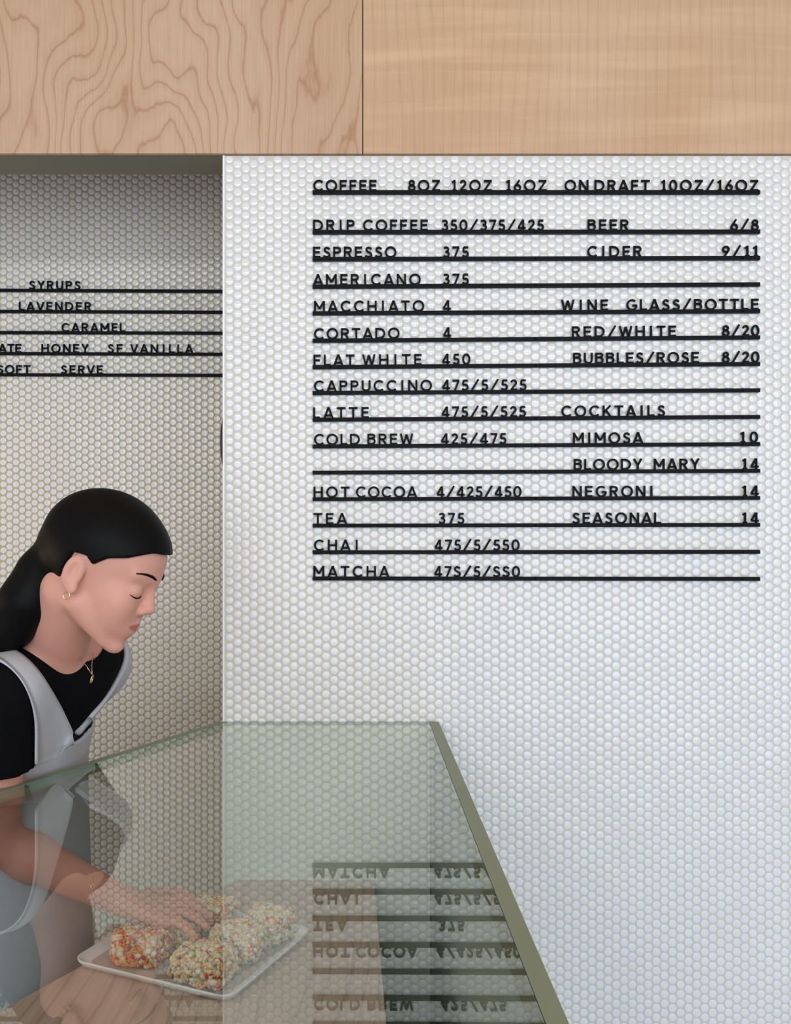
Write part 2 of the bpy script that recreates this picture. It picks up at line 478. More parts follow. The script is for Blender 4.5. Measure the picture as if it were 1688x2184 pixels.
def glyph_mesh(c, cap, depth):
    mb = MB()
    hw = S * cap / 2
    for st in GL[c][1]:
        pts = [Vector((x * cap, y * cap)) for x, y in st]
        pts = [p for k_, p in enumerate(pts) if k_ == 0 or (p - pts[k_-1]).length > .012 * cap or k_ == len(pts) - 1]
        if len(pts) > 2 and (pts[-1] - pts[-2]).length < .012 * cap: pts.pop(-2)
        closed = (pts[0] - pts[-1]).length < 1e-6
        if closed: pts = pts[:-1]
        N = len(pts)
        Lp, Rp = [], []
        for i in range(N):
            if closed or 0 < i < N - 1:
                d0 = (pts[i] - pts[i-1]).normalized()
                d1 = (pts[(i+1) % N] - pts[i]).normalized()
            elif i == 0:
                d0 = d1 = (pts[1] - pts[0]).normalized()
            else:
                d0 = d1 = (pts[i] - pts[i-1]).normalized()
            n0 = Vector((-d0.y, d0.x)); n1 = Vector((-d1.y, d1.x))
            nn = (n0 + n1)
            nn = nn.normalized() if nn.length > 1e-6 else n0
            k = 1 / max(0.45, nn.dot(n1))
            Lp.append(pts[i] + nn * hw * k); Rp.append(pts[i] - nn * hw * k)
        vs = [(p.x, y, p.y) for y in (0, depth) for side in (Lp, Rp) for p in side]
        fs = []
        for i in range(N if closed else N - 1):
            j = (i + 1) % N
            fs += [(i, j, N+j, N+i), (2*N+i, 3*N+i, 3*N+j, 2*N+j), (i, 2*N+i, 2*N+j, j), (N+i, N+j, 3*N+j, 3*N+i)]
        if not closed:
            fs += [(0, N, 3*N, 2*N), (N-1, 3*N-1, 4*N-1, 2*N-1)]
        mb.add(vs, fs)
    return mb

GM = {}
def glyph_object(c, cap):
    kind = 'menu_slash' if c == '/' else ('menu_number' if c.isdigit() else 'menu_letter')
    if c not in GM:
        o = glyph_mesh(c, cap, 0.0034).build(kind, M_BLACK)
        GM[c] = o
        return o
    o = GM[c].copy()
    COL.objects.link(o)
    return o

ORD = ['first', 'second', 'third', 'fourth', 'fifth', 'sixth', 'seventh', 'eighth', 'ninth', 'tenth', 'eleventh', 'twelfth']

def rail(name_words, xa, ya, xb, yb, Yw, screws, group):
    """black letter rail from pixel (xa,ya) to (xb,yb); U profile that holds the letters"""
    y0, y1 = Yw - 0.0105, Yw - 0.0022
    A, B = at(xa, ya, y0), at(xb, yb, y0)
    hh = 0.0041
    root = empty('menu_rail', ((A.x + B.x) / 2, y1, (A.z + B.z) / 2))
    tag(root, name_words, 'menu rail', group)
    prof = [(y0, -hh), (y1, -hh), (y1, hh), (y0 + .0062, hh), (y0 + .0062, hh - .0012), (y0 + .0022, hh - .0012), (y0 + .0022, hh), (y0, hh)]
    n = len(prof)
    vs = [(A.x, y, A.z + z) for y, z in prof] + [(B.x, y, B.z + z) for y, z in prof]
    fs = [(i, i + n, (i+1) % n + n, (i+1) % n) for i in range(n)]
    # end caps split in convex pieces
    for o_ in (0, n):
        fs += [(o_+0, o_+5, o_+6, o_+7), (o_+0, o_+1, o_+4, o_+5), (o_+1, o_+2, o_+3, o_+4)]
    obj('channel', vs, fs, M_BLACK, root)
    for sx in screws:
        t = (sx - xa) / (xb - xa)
        p = A.lerp(B, t)
        s_ = MB()
        s_.cyl((p.x, y0 + 0.0002, p.z - .0006), (0, -1, 0), 0.0022, 0.0009, 14, 0.0017)
        s_.cyl((p.x, y0 - 0.0007, p.z - .0006), (0, -1, 0), 0.0009, 0.0002, 6)
        s_.build('screw', M_SCREW, root)
    return A, B, hh

def word(txt, x0, x1, railinfo, Yw, cap, desc, where, group):
    A, B, hh = railinfo
    yl = Yw - 0.0080
    a, b = at(x0, 0, yl).x, at(x1, 0, yl).x
    ws = [GL[c][0] * cap for c in txt]
    gaps = [(BEAR.get(txt[i], 1.) + BEAR.get(txt[i+1], 1.)) / 2 for i in range(len(txt) - 1)]
    free = (b - a) - sum(ws)
    sx = 1.0
    if len(txt) > 1 and free < 0.0012 * len(gaps):
        sx = ((b - a) - 0.0016 * len(gaps)) / sum(ws)
        free = 0.0016 * len(gaps)
    x = a
    cnt = {}
    for i, c in enumerate(txt):
        o = glyph_object(c, cap)
        t = (x - A.x) / (B.x - A.x)
        o.location = (x, yl, A.z + (B.z - A.z) * t + hh - 0.0012 + 0.00005)
        o.scale = (sx, 1, 1)
        o.rotation_euler = (0, -math.atan2(B.z - A.z, B.x - A.x) + random.uniform(-.006, .006), 0)
        cnt[c] = cnt.get(c, 0) + 1
        many = txt.count(c) > 1
        if c == '/':
            lab = 'black %sslash in %s %s' % ((ORD[cnt[c]-1] + ' ') if many else '', desc, where)
            tag(o, lab, 'slash', group)
        else:
            kind = 'number' if c.isdigit() else 'letter'
            if len(txt) == 1:
                lab = 'black %s %s standing alone as %s %s' % (kind, c, desc, where)
            elif many:
                lab = 'black %s %s, %s one in %s %s' % (kind, c, ORD[cnt[c]-1], desc, where)
            else:
                lab = 'black %s %s in %s %s' % (kind, c, desc, where)
            tag(o, lab, kind, group)
        x += ws[i] * sx + (gaps[i] * free / sum(gaps) if i < len(gaps) else 0)

CAP = 0.0236
RX = (667, 1622.5)
MAIN = [
 (409.3, 409.2, 'topmost header rail reading COFFEE', 'on the top header rail', [
    ('COFFEE',668.3,803.6,'heading COFFEE'),('8OZ',871,939.5,'heading 8OZ'),('12OZ',963.5,1050,'heading 12OZ'),('16OZ',1079.6,1166.8,'heading 16OZ'),
    ('ON',1205,1256,'heading word ON'),('DRAFT',1269,1387,'heading word DRAFT'),('10OZ/16OZ',1411,1619,'heading 10OZ/16OZ')]),
 (494.3,493.4,'rail of DRIP COFFEE and BEER','on the drip coffee rail',[
    ('DRIP',668,756.5,'word DRIP'),('COFFEE',774.6,913,'word COFFEE'),('350/375/425',942,1161,'price list 350/375/425'),('BEER',1254.3,1342,'word BEER'),('6/8',1559.5,1619.5,'price 6/8')]),
 (552,549.7,'rail of ESPRESSO and CIDER','on the espresso rail',[
    ('ESPRESSO',668,846,'word ESPRESSO'),('375',945,1000.5,'price 375'),('CIDER',1253.6,1370,'word CIDER'),('9/11',1541.6,1618,'price 9/11')]),
 (610.8,606,'rail of AMERICANO, its right half empty','on the americano rail',[
    ('AMERICANO',667.7,898,'word AMERICANO'),('375',945,1000.5,'price 375')]),
 (667.8,663,'rail of MACCHIATO and WINE','on the macchiato rail',[
    ('MACCHIATO',670,905.5,'word MACCHIATO'),('4',945,962,'price'),('WINE',1197.8,1298,'word WINE'),('GLASS/BOTTLE',1337.4,1619.5,'heading GLASS/BOTTLE')]),
 (726.3,719,'rail of CORTADO and RED/WHITE','on the cortado rail',[
    ('CORTADO',670,853,'word CORTADO'),('4',945.6,962.5,'price'),('RED/WHITE',1221,1443,'words RED/WHITE'),('8/20',1541.6,1621,'price 8/20')]),
 (782.7,775.7,'rail of FLAT WHITE and BUBBLES/ROSE','on the flat white rail',[
    ('FLAT',669,756.5,'word FLAT'),('WHITE',773,899.7,'word WHITE'),('450',943.5,1004,'price 450'),('BUBBLES/ROSE',1223.4,1492,'words BUBBLES/ROSE'),('8/20',1541.6,1621,'price 8/20')]),
 (838,832,'rail of CAPPUCCINO, its right half empty','on the cappuccino rail',[
    ('CAPPUCCINO',670,922,'word CAPPUCCINO'),('475/5/525',943.5,1123.7,'price list 475/5/525')]),
 (895,889,'rail of LATTE and COCKTAILS','on the latte rail',[
    ('LATTE',668,787,'word LATTE'),('475/5/525',942.5,1122.7,'price list 475/5/525'),('COCKTAILS',1198.5,1419.7,'heading COCKTAILS')]),
 (952,947,'rail of COLD BREW and MIMOSA','on the cold brew rail',[
    ('COLD',670,768,'word COLD'),('BREW',784,882,'word BREW'),('425/475',941,1081,'price list 425/475'),('MIMOSA',1223,1373,'word MIMOSA'),('10',1580,1618,'price 10')]),
 (1008,1004,'rail of BLOODY MARY, its left half empty','on the bloody mary rail',[
    ('BLOODY',1224.7,1371.7,'word BLOODY'),('MARY',1395.7,1494,'word MARY'),('14',1584,1619.7,'price 14')]),
 (1064.7,1062,'rail of HOT COCOA and NEGRONI','on the hot cocoa rail',[
    ('HOT',669,745.7,'word HOT'),('COCOA',759.5,890.5,'word COCOA'),('4/425/450',931.7,1113,'price list 4/425/450'),('NEGRONI',1222,1392.6,'word NEGRONI'),('14',1584,1619.7,'price 14')]),
 (1121,1119.5,'rail of TEA and SEASONAL','on the tea rail',[
    ('TEA',669,740.7,'word TEA'),('375',935.7,991,'price 375'),('SEASONAL',1222,1411,'word SEASONAL'),('14',1584,1619.7,'price 14')]),
 (1178,1177,'rail of CHAI, second from the bottom','on the chai rail',[
    ('CHAI',670,763,'word CHAI'),('475/5/550',927.4,1109,'price list 475/5/550')]),
 (1234,1235,'rail of MATCHA, lowest on the menu','on the matcha rail',[
    ('MATCHA',668.7,831,'word MATCHA'),('47S/5/SS0',926.5,1110,'price list 47S/5/SS0')]),
]
for ya, yb, rl, where, words in MAIN:
    info = rail('black metal menu ' + rl, RX[0], ya, RX[1], yb, WY, (704.5, 1143, 1585), 'rails of the large drinks menu')
    for txt, x0, x1, desc in words:
        word(txt, x0, x1, info, WY, CAP, desc, where, 'characters of the large drinks menu')

SIDE = [
 (618.6, 621, 'rail of SYRUPS, topmost in the recess', 'in the recess', [('SYRUPS',62,171,'word SYRUPS')]),
 (663.8, 665.6, 'rail of LAVENDER in the recess', 'in the recess', [('LAVENDER',40,194,'word LAVENDER')]),
 (709, 710.2, 'rail of CARAMEL in the recess', 'in the recess', [('CARAMEL',131,267,'word CARAMEL')]),
 (753.8, 755, 'rail of HONEY and SF VANILLA in the recess', 'in the recess', [('ATE',-4,44.5,'cropped word ending ATE'),('HONEY',88,189,'word HONEY'),('SF',230,261,'word SF'),('VANILLA',277.5,412,'word VANILLA')]),
 (799, 800.2, 'rail of SOFT SERVE, lowest in the recess', 'in the recess', [('SOFT',-6,64.5,'word SOFT'),('SERVE',130,218.6,'word SERVE')]),
]
for ya, yb, rl, where, words in SIDE:
    sl = (yb - ya) / 476.0
    info = rail('black metal menu ' + rl, -130, ya - 130*sl, 545, ya + 545*sl, RY, (112, 457), 'rails of the small menu in the recess')
    for txt, x0, x1, desc in words:
        word(txt, x0, x1, info, RY, CAP, desc, where, 'characters of the recess menu')

# ------------------------------------------------------------------ display case
GZ = CAMZ - 0.4465       # top of the glass
SZ = CAMZ - 0.778        # top of the wooden shelf
case = empty('display_case', (-0.2, 1.3, 0.0))
tag(case, 'glass topped pastry case with olive green frame standing against the tiled wall', 'display case')
yb_ = WY - 0.0045
sl = 0.276 / 0.507       # x per y along the slanted left side
sr = -0.0506             # x per y along the right side
def leftx(y, off=0): return -0.354 + sl * (y - 2.0) - off
def rightx(y, off=0): return 0.071 + sr * (y - 2.0) + off
y0_ = 0.62
gp = [(leftx(y0_), y0_), (rightx(y0_), y0_), (rightx(yb_), yb_), (leftx(yb_), yb_)]
q = MB()
n = 4
q.add([(x, y, GZ) for x, y in gp], [(0,1,2,3)], 0)
q.add([(x, y, GZ - 0.006) for x, y in gp], [(3,2,1,0)], 2)
q.add([(x, y, GZ - 0.006) for x, y in gp] + [(x, y, GZ) for x, y in gp], [(i, (i+1) % 4, 4+(i+1) % 4, 4+i) for i in range(4)], 1)
tag(q.build('glass_top', [M_GLASS, M_GEDGE, M_GCLEAR], case), 'clear greenish glass top of the case')
e = 0.0006
q = MB(); q.prism([(rightx(y0_, e), y0_), (rightx(y0_, .0206), y0_), (rightx(yb_, .0206), yb_), (rightx(yb_, e), yb_)], GZ - 0.042, GZ + 0.0004)
q.build('frame_rail', M_OLIVE, case)
lw = 0.0195
q = MB(); q.prism([(leftx(y0_, e), y0_), (leftx(yb_, e), yb_), (leftx(yb_, lw), yb_), (leftx(y0_, lw), y0_)], GZ - 0.018, GZ + 0.0004)
q.build('frame_rail', M_OLIVE, case)
q = MB(); q.prism([(leftx(y0_, lw), y0_ - 0.0206), (rightx(y0_, .0206), y0_ - 0.0206), (rightx(y0_, .0206), y0_ - e), (leftx(y0_, lw), y0_ - e)], GZ - 0.042, GZ + 0.0004)
q.build('frame_rail', M_OLIVE, case)
# green side panel, back panel, front panel, shelf
q = MB(); q.prism([(rightx(y0_, .003), y0_), (rightx(y0_, .0186), y0_), (rightx(yb_, .0186), yb_), (rightx(yb_, .003), yb_)], 0.0, GZ - 0.0425)
tag(q.build('side_panel', M_SIDE, case), 'grey green side panel')
q = MB(); q.box((JX + 0.001, yb_ - 0.012, 0.0), (rightx(yb_, .002), yb_, GZ - 0.0065))
tag(q.build('back_panel', M_GREEN, case), 'pale green back panel')
q = MB(); q.prism([(leftx(y0_, 0), y0_ - 0.016), (rightx(y0_, .0186), y0_ - 0.016), (rightx(y0_, .0186), y0_ - 0.001), (leftx(y0_, 0), y0_ - 0.001)], 0.0, GZ - 0.0425)
q.build('front_panel', M_OLIVE, case)
ysb = yb_ - 0.0125
inset = -0.030
shx = lambda y: -0.047 - 0.0506 * 1.12 * (y - 2.0)
q = MB(); q.prism([(leftx(y0_, inset), y0_), (shx(y0_), y0_), (shx(ysb), ysb), (leftx(ysb, inset), ysb)], SZ - 0.028, SZ)
tag(q.build('shelf', M_OAK, case), 'wooden shelf inside the case')
q = MB(); q.prism([(leftx(y0_, inset - .04), y0_), (shx(y0_) - .02, y0_), (shx(ysb) - .02, ysb), (leftx(ysb, inset - .04), ysb)], 0.0, SZ - 0.0285)
q.build('base_cabinet', M_GREEN2, case)
for (px_, py_) in ((leftx(y0_, 0.002), y0_ + 0.03),):
    q = MB(); q.box((px_ - 0.016, py_ - 0.02, 0.0), (px_ + 0.004, py_ + 0.0, GZ - 0.0185))
    q.build('post', M_OLIVE, case)

# ------------------------------------------------------------------ tray
bc = Vector((-0.260, 1.4706)); lc = Vector((-0.555, 1.599)); rc = Vector((-0.152, 1.723))
U = (lc - bc); UL = U.length; U.normalize()
V_ = Vector((-U.y, U.x)); V_ = -V_ if V_.dot(rc - bc) < 0 else V_
VL = (rc - bc).dot(V_)
TZ = SZ + 0.0004
def tray_pt(u, v, z): 
    p = bc + U * u + V_ * v
    return (p.x, p.y, TZ + z)
def rrect(inset, r, z, n=8):
    pts = []
    for cu, cv, a0 in ((UL - inset - r, VL - inset - r, 0), (inset + r, VL - inset - r, 90), (inset + r, inset + r, 180), (UL - inset - r, inset + r, 270)):
        for i in range(n + 1):
            a = math.radians(a0 + 90 * i / n)
            pts.append(tray_pt(cu + r * math.cos(a), cv + r * math.sin(a), z))
    return pts
tray = empty('serving_tray', tray_pt(UL/2, VL/2, 0))
tag(tray, 'shallow white rectangular serving tray holding the sprinkle treats on the shelf', 'tray')
rings = [rrect(.014, .018, 0), rrect(.007, .022, .0035), rrect(.001, .026, .0115), rrect(.0, .027, .0145), rrect(.0018, .025, .0155), rrect(.0036, .023, .0145), rrect(.010, .02, .0062), rrect(.018, .016, .0042)]
vs = [p for r in rings for p in r]
n = len(rings[0])
fs = [tuple(range(n))] + [(k*n+i, (k+1)*n+i, (k+1)*n+(i+1) % n, k*n+(i+1) % n) for k in range(len(rings)-1) for i in range(n)] + [tuple(range((len(rings)-1)*n, len(rings)*n))[::-1]]
obj('dish', vs, fs, M_TRAY, tray, True)
pr = [rrect(.021, .014, .0046), rrect(.021, .014, .0050)]
vs = pr[0] + pr[1]
obj('liner', vs, [tuple(range(n))[::-1], tuple(range(n, 2*n))] + [(i, (i+1) % n, n+(i+1) % n, n+i) for i in range(n)], M_PAPER, tray)

# ------------------------------------------------------------------ sprinkle cereal treats
BITC = [mat('cereal_cream', lin(228, 204, 164), 0.5), mat('cereal_white', lin(236, 224, 202), 0.5), mat('cereal_red', lin(214, 62, 58), 0.5),
        mat('cereal_pink', lin(232, 128, 128), 0.5), mat('cereal_orange', lin(238, 150, 52), 0.5), mat('cereal_yellow', lin(240, 204, 70), 0.5),
        mat('cereal_blue', lin(72, 124, 168), 0.5), mat('cereal_green', lin(92, 158, 92), 0.5), mat('cereal_gold', lin(222, 182, 128), 0.5)]
PH = (1 + 5 ** .5) / 2
ICO = np.array([(-1,PH,0),(1,PH,0),(-1,-PH,0),(1,-PH,0),(0,-1,PH),(0,1,PH),(0,-1,-PH),(0,1,-PH),(PH,0,-1),(PH,0,1),(-PH,0,-1),(-PH,0,1)]) / math.sqrt(1 + PH*PH)
ICF = [(0,11,5),(0,5,1),(0,1,7),(0,7,10),(0,10,11),(1,5,9),(5,11,4),(11,10,2),(10,7,6),(7,1,8),(3,9,4),(3,4,2),(3,2,6),(3,6,8),(3,8,9),(4,9,5),(2,4,11),(6,2,10),(8,6,7),(9,8,1)]
def treat(u, v, su, sv, hgt, rot, pal, label, seed, nb=1500):
    r = random.Random(seed)
    vs, fs, mi = [], [], []
    def add_bit(c, n, rad, flat, m):
        n = Vector(n).normalized()
        rotm = n.to_track_quat('Z', 'Y').to_matrix() @ Matrix.Rotation(r.uniform(0, 6.28), 3, 'Z') @ Matrix.Rotation(r.uniform(-.7, .7), 3, 'X')
        k = len(vs)
        sx, sy, sz = rad * r.uniform(.8, 1.25), rad * r.uniform(.8, 1.25), rad * flat
        for p in ICO:
            j = 1 + r.uniform(-.14, .14)
            vs.append(Vector(c) + rotm @ Vector((p[0]*sx*j, p[1]*sy*j, p[2]*sz*j)))
        for f in ICF:
            fs.append(tuple(i + k for i in f)); mi.append(m)
    a, b, c = su / 2, sv / 2, hgt / 2
    lump = [(r.uniform(0, 6.28), r.uniform(0, 6.28), r.uniform(0, 6.28)) for _ in range(3)]
    def surf(d):
        # superellipsoid point with lumps
        e_ = 4.2
        t = (abs(d[0]/a)**e_ + abs(d[1]/b)**e_ + abs(d[2]/c)**e_) ** (-1/e_)
        p = Vector(d) * t
        l = 1 + .06 * math.sin(p.x*95 + lump[0][0]) * math.sin(p.y*95 + lump[0][1]) + .04 * math.sin(p.z*120 + p.x*60 + lump[1][0])
        return p * l
    # solid marshmallow core
    k0 = len(vs)
    nu, nv = 20, 12
    for j in range(nv + 1):
        for i in range(nu):
            th, ph = 2*math.pi*i/nu, math.pi*j/nv
            p = surf((math.sin(ph)*math.cos(th)*a, math.sin(ph)*math.sin(th)*b, math.cos(ph)*c)) * .93
            vs.append(p)
    for j in range(nv):
        for i in range(nu):
            fs.append((k0+j*nu+i, k0+(j+1)*nu+i, k0+(j+1)*nu+(i+1) % nu, k0+j*nu+(i+1) % nu)); mi.append(8)
    for i in range(nb):
        # sample box faces
        f = r.random()
        if f < .36: d = (r.uniform(-a, a), r.uniform(-b, b), c)
        elif f < .68: d = (r.uniform(-a, a), r.choice((-b, b)), r.uniform(-c, c))
        else: d = (r.choice((-a, a)), r.uniform(-b, b), r.uniform(-c, c))
        p = surf(d)
        if p.z < -c + .004: p.z = -c + .004
        nrm = Vector((math.copysign(abs(p.x/a)**3, p.x)/a, math.copysign(abs(p.y/b)**3, p.y)/b, math.copysign(abs(p.z/c)**3, p.z)/c))
        m = r.choices(range(9), pal)[0]
        if m < 2: add_bit(p * r.uniform(.94, 1.03), nrm, r.uniform(.0028, .0066), .85, m)
        else: add_bit(p * r.uniform(.95, 1.04), nrm, r.uniform(.0028, .0046), .6, m)
    th = math.atan2(U.y, U.x) + rot
    R = Matrix.Rotation(th, 3, 'Z')
    o = obj('cereal_treat', [R @ Vector(p) for p in vs], fs, BITC, None, True, mi)
    zmin = min((R @ Vector(p)).z for p in vs)
    x, y, z = tray_pt(u, v, .0051)
    o.location = (x, y, z - zmin)
    return tag(o, label, 'cereal treat', 'sprinkled cereal treats on the tray')
P1 = (12, 7, 26, 18, 24, 9, 5, 2, 18); P2 = (22, 12, 11, 10, 14, 16, 7, 8, 22); P3 = (34, 26, 6, 12, 9, 9, 7, 6, 10)
treat(.224, .064, .094, .074, .050, .10, P1, 'red tinged cereal treat at the front left of the tray, nearest its corner', 1)
treat(.086, .053, .098, .078, .047, -.05, P2, 'cereal treat at the front right of the tray, nearest the viewer', 2)
treat(.074, .141, .084, .068, .050, .06, P3, 'pale cereal treat in the middle of the right hand row', 3)
treat(.064, .219, .082, .068, .050, -.08, P3, 'pale cereal treat at the far right end of the tray', 4)
treat(.214, .142, .084, .064, .034, .05, P2, 'low cereal treat behind the red tinged one, under the hand', 5)
treat(.190, .220, .086, .070, .046, .12, P2, 'cereal treat at the far back beyond the reaching fingertips', 6)
for (u, v, m, lb) in ((.150, .050, 0, 'cream cereal crumb lying between the two front treats'), (.158, .060, 2, 'red cereal crumb lying between the two front treats')):
    r = random.Random(int(u * 1000))
    vs = [Vector(p) * .0036 * (1 + r.uniform(-.2, .2)) for p in ICO]
    o = obj('cereal_crumb', vs, ICF, BITC[m], None, True)
    x, y, z = tray_pt(u, v, .0052)
    o.location = (x, y, z - min(p.z for p in vs))
    tag(o, lb, 'crumb', 'loose crumbs on the tray')

# ------------------------------------------------------------------ dark round fitting on the recess jamb, only its rim shows past the wall edge
fit = empty('wall_fitting', (JX, WY + 0.19, 0))
pc = CAMZ + (1092 - 943) / 1000.0 * 1.06
fit.location = (JX, WY + 0.17, pc)
tag(fit, 'dark bronze round wall fitting peeking out behind the white wall edge', 'wall fitting')
q = MB(); q.cyl((JX - .0002, WY + 0.17, pc), (-1, 0, 0), 0.094, 0.012, 48, 0.094); q.build('back_plate', M_BRONZE, fit, False)
q = MB()
for k in range(5):
    a0, a1 = k * 18, (k + 1) * 18
    q.cyl((JX -   .0123 - .021 * math.sin(math.radians(a0)), WY + 0.17, pc), (-1, 0, 0), 0.086 * math.cos(math.radians(a0)), .021 * (math.sin(math.radians(a1)) - math.sin(math.radians(a0))), 40, max(.001, 0.086 * math.cos(math.radians(a1))))
q.build('dome', M_BRONZE, fit, True)

# ------------------------------------------------------------------ the person: smooth distance-field modelling
class Field:
    def __init__(s, lo, hi, vox):
        s.lo = np.array(lo, dtype=np.float32); s.vox = vox
        s.n = np.ceil((np.array(hi) - np.array(lo)) / vox).astype(int) + 1
        s.D = np.full(tuple(s.n), 0.06, dtype=np.float32)
    def window(s, lo, hi, pad):
        i0 = np.clip(np.floor((np.array(lo) - pad - s.lo) / s.vox).astype(int), 0, s.n)
        i1 = np.clip(np.ceil((np.array(hi) + pad - s.lo) / s.vox).astype(int) + 1, 0, s.n)
        if (i1 <= i0).any(): return None, None
        g = [(s.lo[k] + np.arange(i0[k], i1[k]) * s.vox).astype(np.float32) for k in range(3)]
        P = np.meshgrid(*g, indexing='ij')
        return tuple(slice(i0[k], i1[k]) for k in range(3)), P
    def comb(s, sl, d, k, op):
        A = s.D[sl]
        if op == 'add':
            hh = np.clip(.5 + .5 * (A - d) / k, 0, 1)
            s.D[sl] = A * (1 - hh) + d * hh - k * hh * (1 - hh)
        else:
            hh = np.clip(.5 - .5 * (A + d) / k, 0, 1)
            s.D[sl] = A * (1 - hh) - d * hh + k * hh * (1 - hh)
    def cone(s, a, b, ra, rb, k=.01, op='add'):
        a, b = np.array(a, dtype=np.float32), np.array(b, dtype=np.float32)
        rm = max(ra, rb)
        sl, P = s.window(np.minimum(a, b) - rm, np.maximum(a, b) + rm, k + .012)
        if sl is None: return
        ab = b - a
        t = np.clip(((P[0]-a[0])*ab[0] + (P[1]-a[1])*ab[1] + (P[2]-a[2])*ab[2]) / max(1e-9, float(ab @ ab)), 0, 1)
        d = np.sqrt((P[0]-a[0]-t*ab[0])**2 + (P[1]-a[1]-t*ab[1])**2 + (P[2]-a[2]-t*ab[2])**2) - (ra + (rb - ra) * t)
        s.comb(sl, d, k, op)
    def ell(s, c, axes, rad, k=.01, op='add'):
        c = np.array(c, dtype=np.float32); A = np.array(axes, dtype=np.float32); rad = np.array(rad, dtype=np.float32)
        ext = np.sqrt(((A * rad[:, None]) ** 2).sum(0))
        sl, P = s.window(c - ext, c + ext, k + .012)
        if sl is None: return
        q = [((P[0]-c[0])*A[i, 0] + (P[1]-c[1])*A[i, 1] + (P[2]-c[2])*A[i, 2]) for i in range(3)]
        k0 = np.sqrt(sum((q[i]/rad[i])**2 for i in range(3)))
        k1 = np.sqrt(sum((q[i]/rad[i]**2)**2 for i in range(3))) + 1e-9
        s.comb(sl, k0 * (k0 - 1) / k1, k, op)
    def grid(s):
        g = [(s.lo[k] + np.arange(s.n[k]) * s.vox).astype(np.float32) for k in range(3)]
        return np.meshgrid(*g, indexing='ij')
    def mesh(s):
        D = s.D
        ins = D < 0
        cnt = np.zeros(tuple(s.n - 1), dtype=np.int8)
        sh = [(i, j, k) for i in (0, 1) for j in (0, 1) for k in (0, 1)]
        for i, j, k in sh:
            cnt += ins[i:s.n[0]-1+i, j:s.n[1]-1+j, k:s.n[2]-1+k]
        act = (cnt > 0) & (cnt < 8)
        C = np.argwhere(act)
        idx = -np.ones(act.shape, dtype=np.int64)
        idx[act] = np.arange(len(C))
        val = np.stack([D[C[:, 0]+i, C[:, 1]+j, C[:, 2]+k] for i, j, k in sh], 1)
        acc = np.zeros((len(C), 3)); num = np.zeros(len(C))
        for a in range(8):
            for b in range(a+1, 8):
                if sum(abs(sh[a][t] - sh[b][t]) for t in range(3)) != 1: continue
                va, vb = val[:, a], val[:, b]
                m = (va < 0) != (vb < 0)
                t = np.where(m, va / np.where(m, va - vb, 1), 0)
                pa, pb = np.array(sh[a], float), np.array(sh[b], float)
                acc += np.where(m[:, None], pa + t[:, None] * (pb - pa), 0); num += m
        V = s.lo + (C + acc / num[:, None]) * s.vox
        F = []
        for ax in range(3):
            o1, o2 = [(1, 2), (2, 0), (0, 1)][ax]
            lo_ = [slice(None)] * 3; hi_ = [slice(None)] * 3
            lo_[ax] = slice(0, s.n[ax]-1); hi_[ax] = slice(1, s.n[ax])
            ch = ins[tuple(lo_)] != ins[tuple(hi_)]
            E = np.argwhere(ch)
            ok = (E[:, o1] > 0) & (E[:, o2] > 0) & (E[:, o1] < s.n[o1]-1) & (E[:, o2] < s.n[o2]-1)
            E = E[ok]
            if not len(E): continue
            d1 = np.zeros(3, int); d1[o1] = 1
            d2 = np.zeros(3, int); d2[o2] = 1
            gi = lambda X: idx[X[:, 0], X[:, 1], X[:, 2]]
            qd = np.stack([gi(E - d1 - d2), gi(E - d2), gi(E), gi(E - d1)], 1)
            flip = ~ins[E[:, 0], E[:, 1], E[:, 2]]
            qd[flip] = qd[flip][:, ::-1]
            F.append(qd)
        F = np.concatenate(F)
        F = F[(F >= 0).all(1)]
        lab = np.arange(len(V))
        for _ in range(4000):
            m = lab[F].min(1)
            new = lab.copy()
            for c in range(4): np.minimum.at(new, F[:, c], m)
            new = new[new]
            if (new == lab).all(): break
            lab = new
        big = np.bincount(lab[F[:, 0]]).argmax()
        F = F[lab[F[:, 0]] == big]
        used = np.unique(F)
        rm = np.zeros(len(V), dtype=np.int64); rm[used] = np.arange(len(used))
        return V[used], rm[F]

def poly_sd(px_, pz_, poly):
    """signed distance to a 2-D polygon (negative inside)"""
    d = np.full(px_.shape, 1e9, dtype=np.float32)
    ins = np.zeros(px_.shape, dtype=bool)
    n = len(poly)
    for i in range(n):
        (ax, az), (bx, bz) = poly[i], poly[(i+1) % n]
        ex, ez = bx-ax, bz-az
        t = np.clip(((px_-ax)*ex + (pz_-az)*ez) / (ex*ex + ez*ez), 0, 1)
        d = np.minimum(d, (px_-ax-t*ex)**2 + (pz_-az-t*ez)**2)
        c = ((az > pz_) != (bz > pz_))
        with np.errstate(divide='ignore', invalid='ignore'):
            xx = ax + (pz_-az) * ex / (ez if abs(ez) > 1e-9 else 1e-9)
        ins ^= c & (px_ < xx)
    d = np.sqrt(d)
    return np.where(ins, -d, d)

person = empty('person', (-0.92, 1.72, 0.0))
tag(person, 'person with dark tied hair in black t-shirt and grey apron reaching for a treat', 'person')

# head frame
HS = 1.0 * 0.001
pitch = math.radians(24)
hf = np.array([math.cos(pitch), -0.10, -math.sin(pitch)]); hf /= np.linalg.norm(hf)
hr = np.cross(hf, [math.sin(pitch), 0, math.cos(pitch)]); hr /= np.linalg.norm(hr)     # her right side, towards the camera
hu = np.cross(hr, hf)
HY = 1.52
ear_px = at(166, 1226, HY - 0.075)
H0 = np.array(ear_px) - hr * 74 * HS
def hp(f, u, r): return H0 + (hf * f + hu * u + hr * r) * HS
HA = np.array([hf, hu, hr])

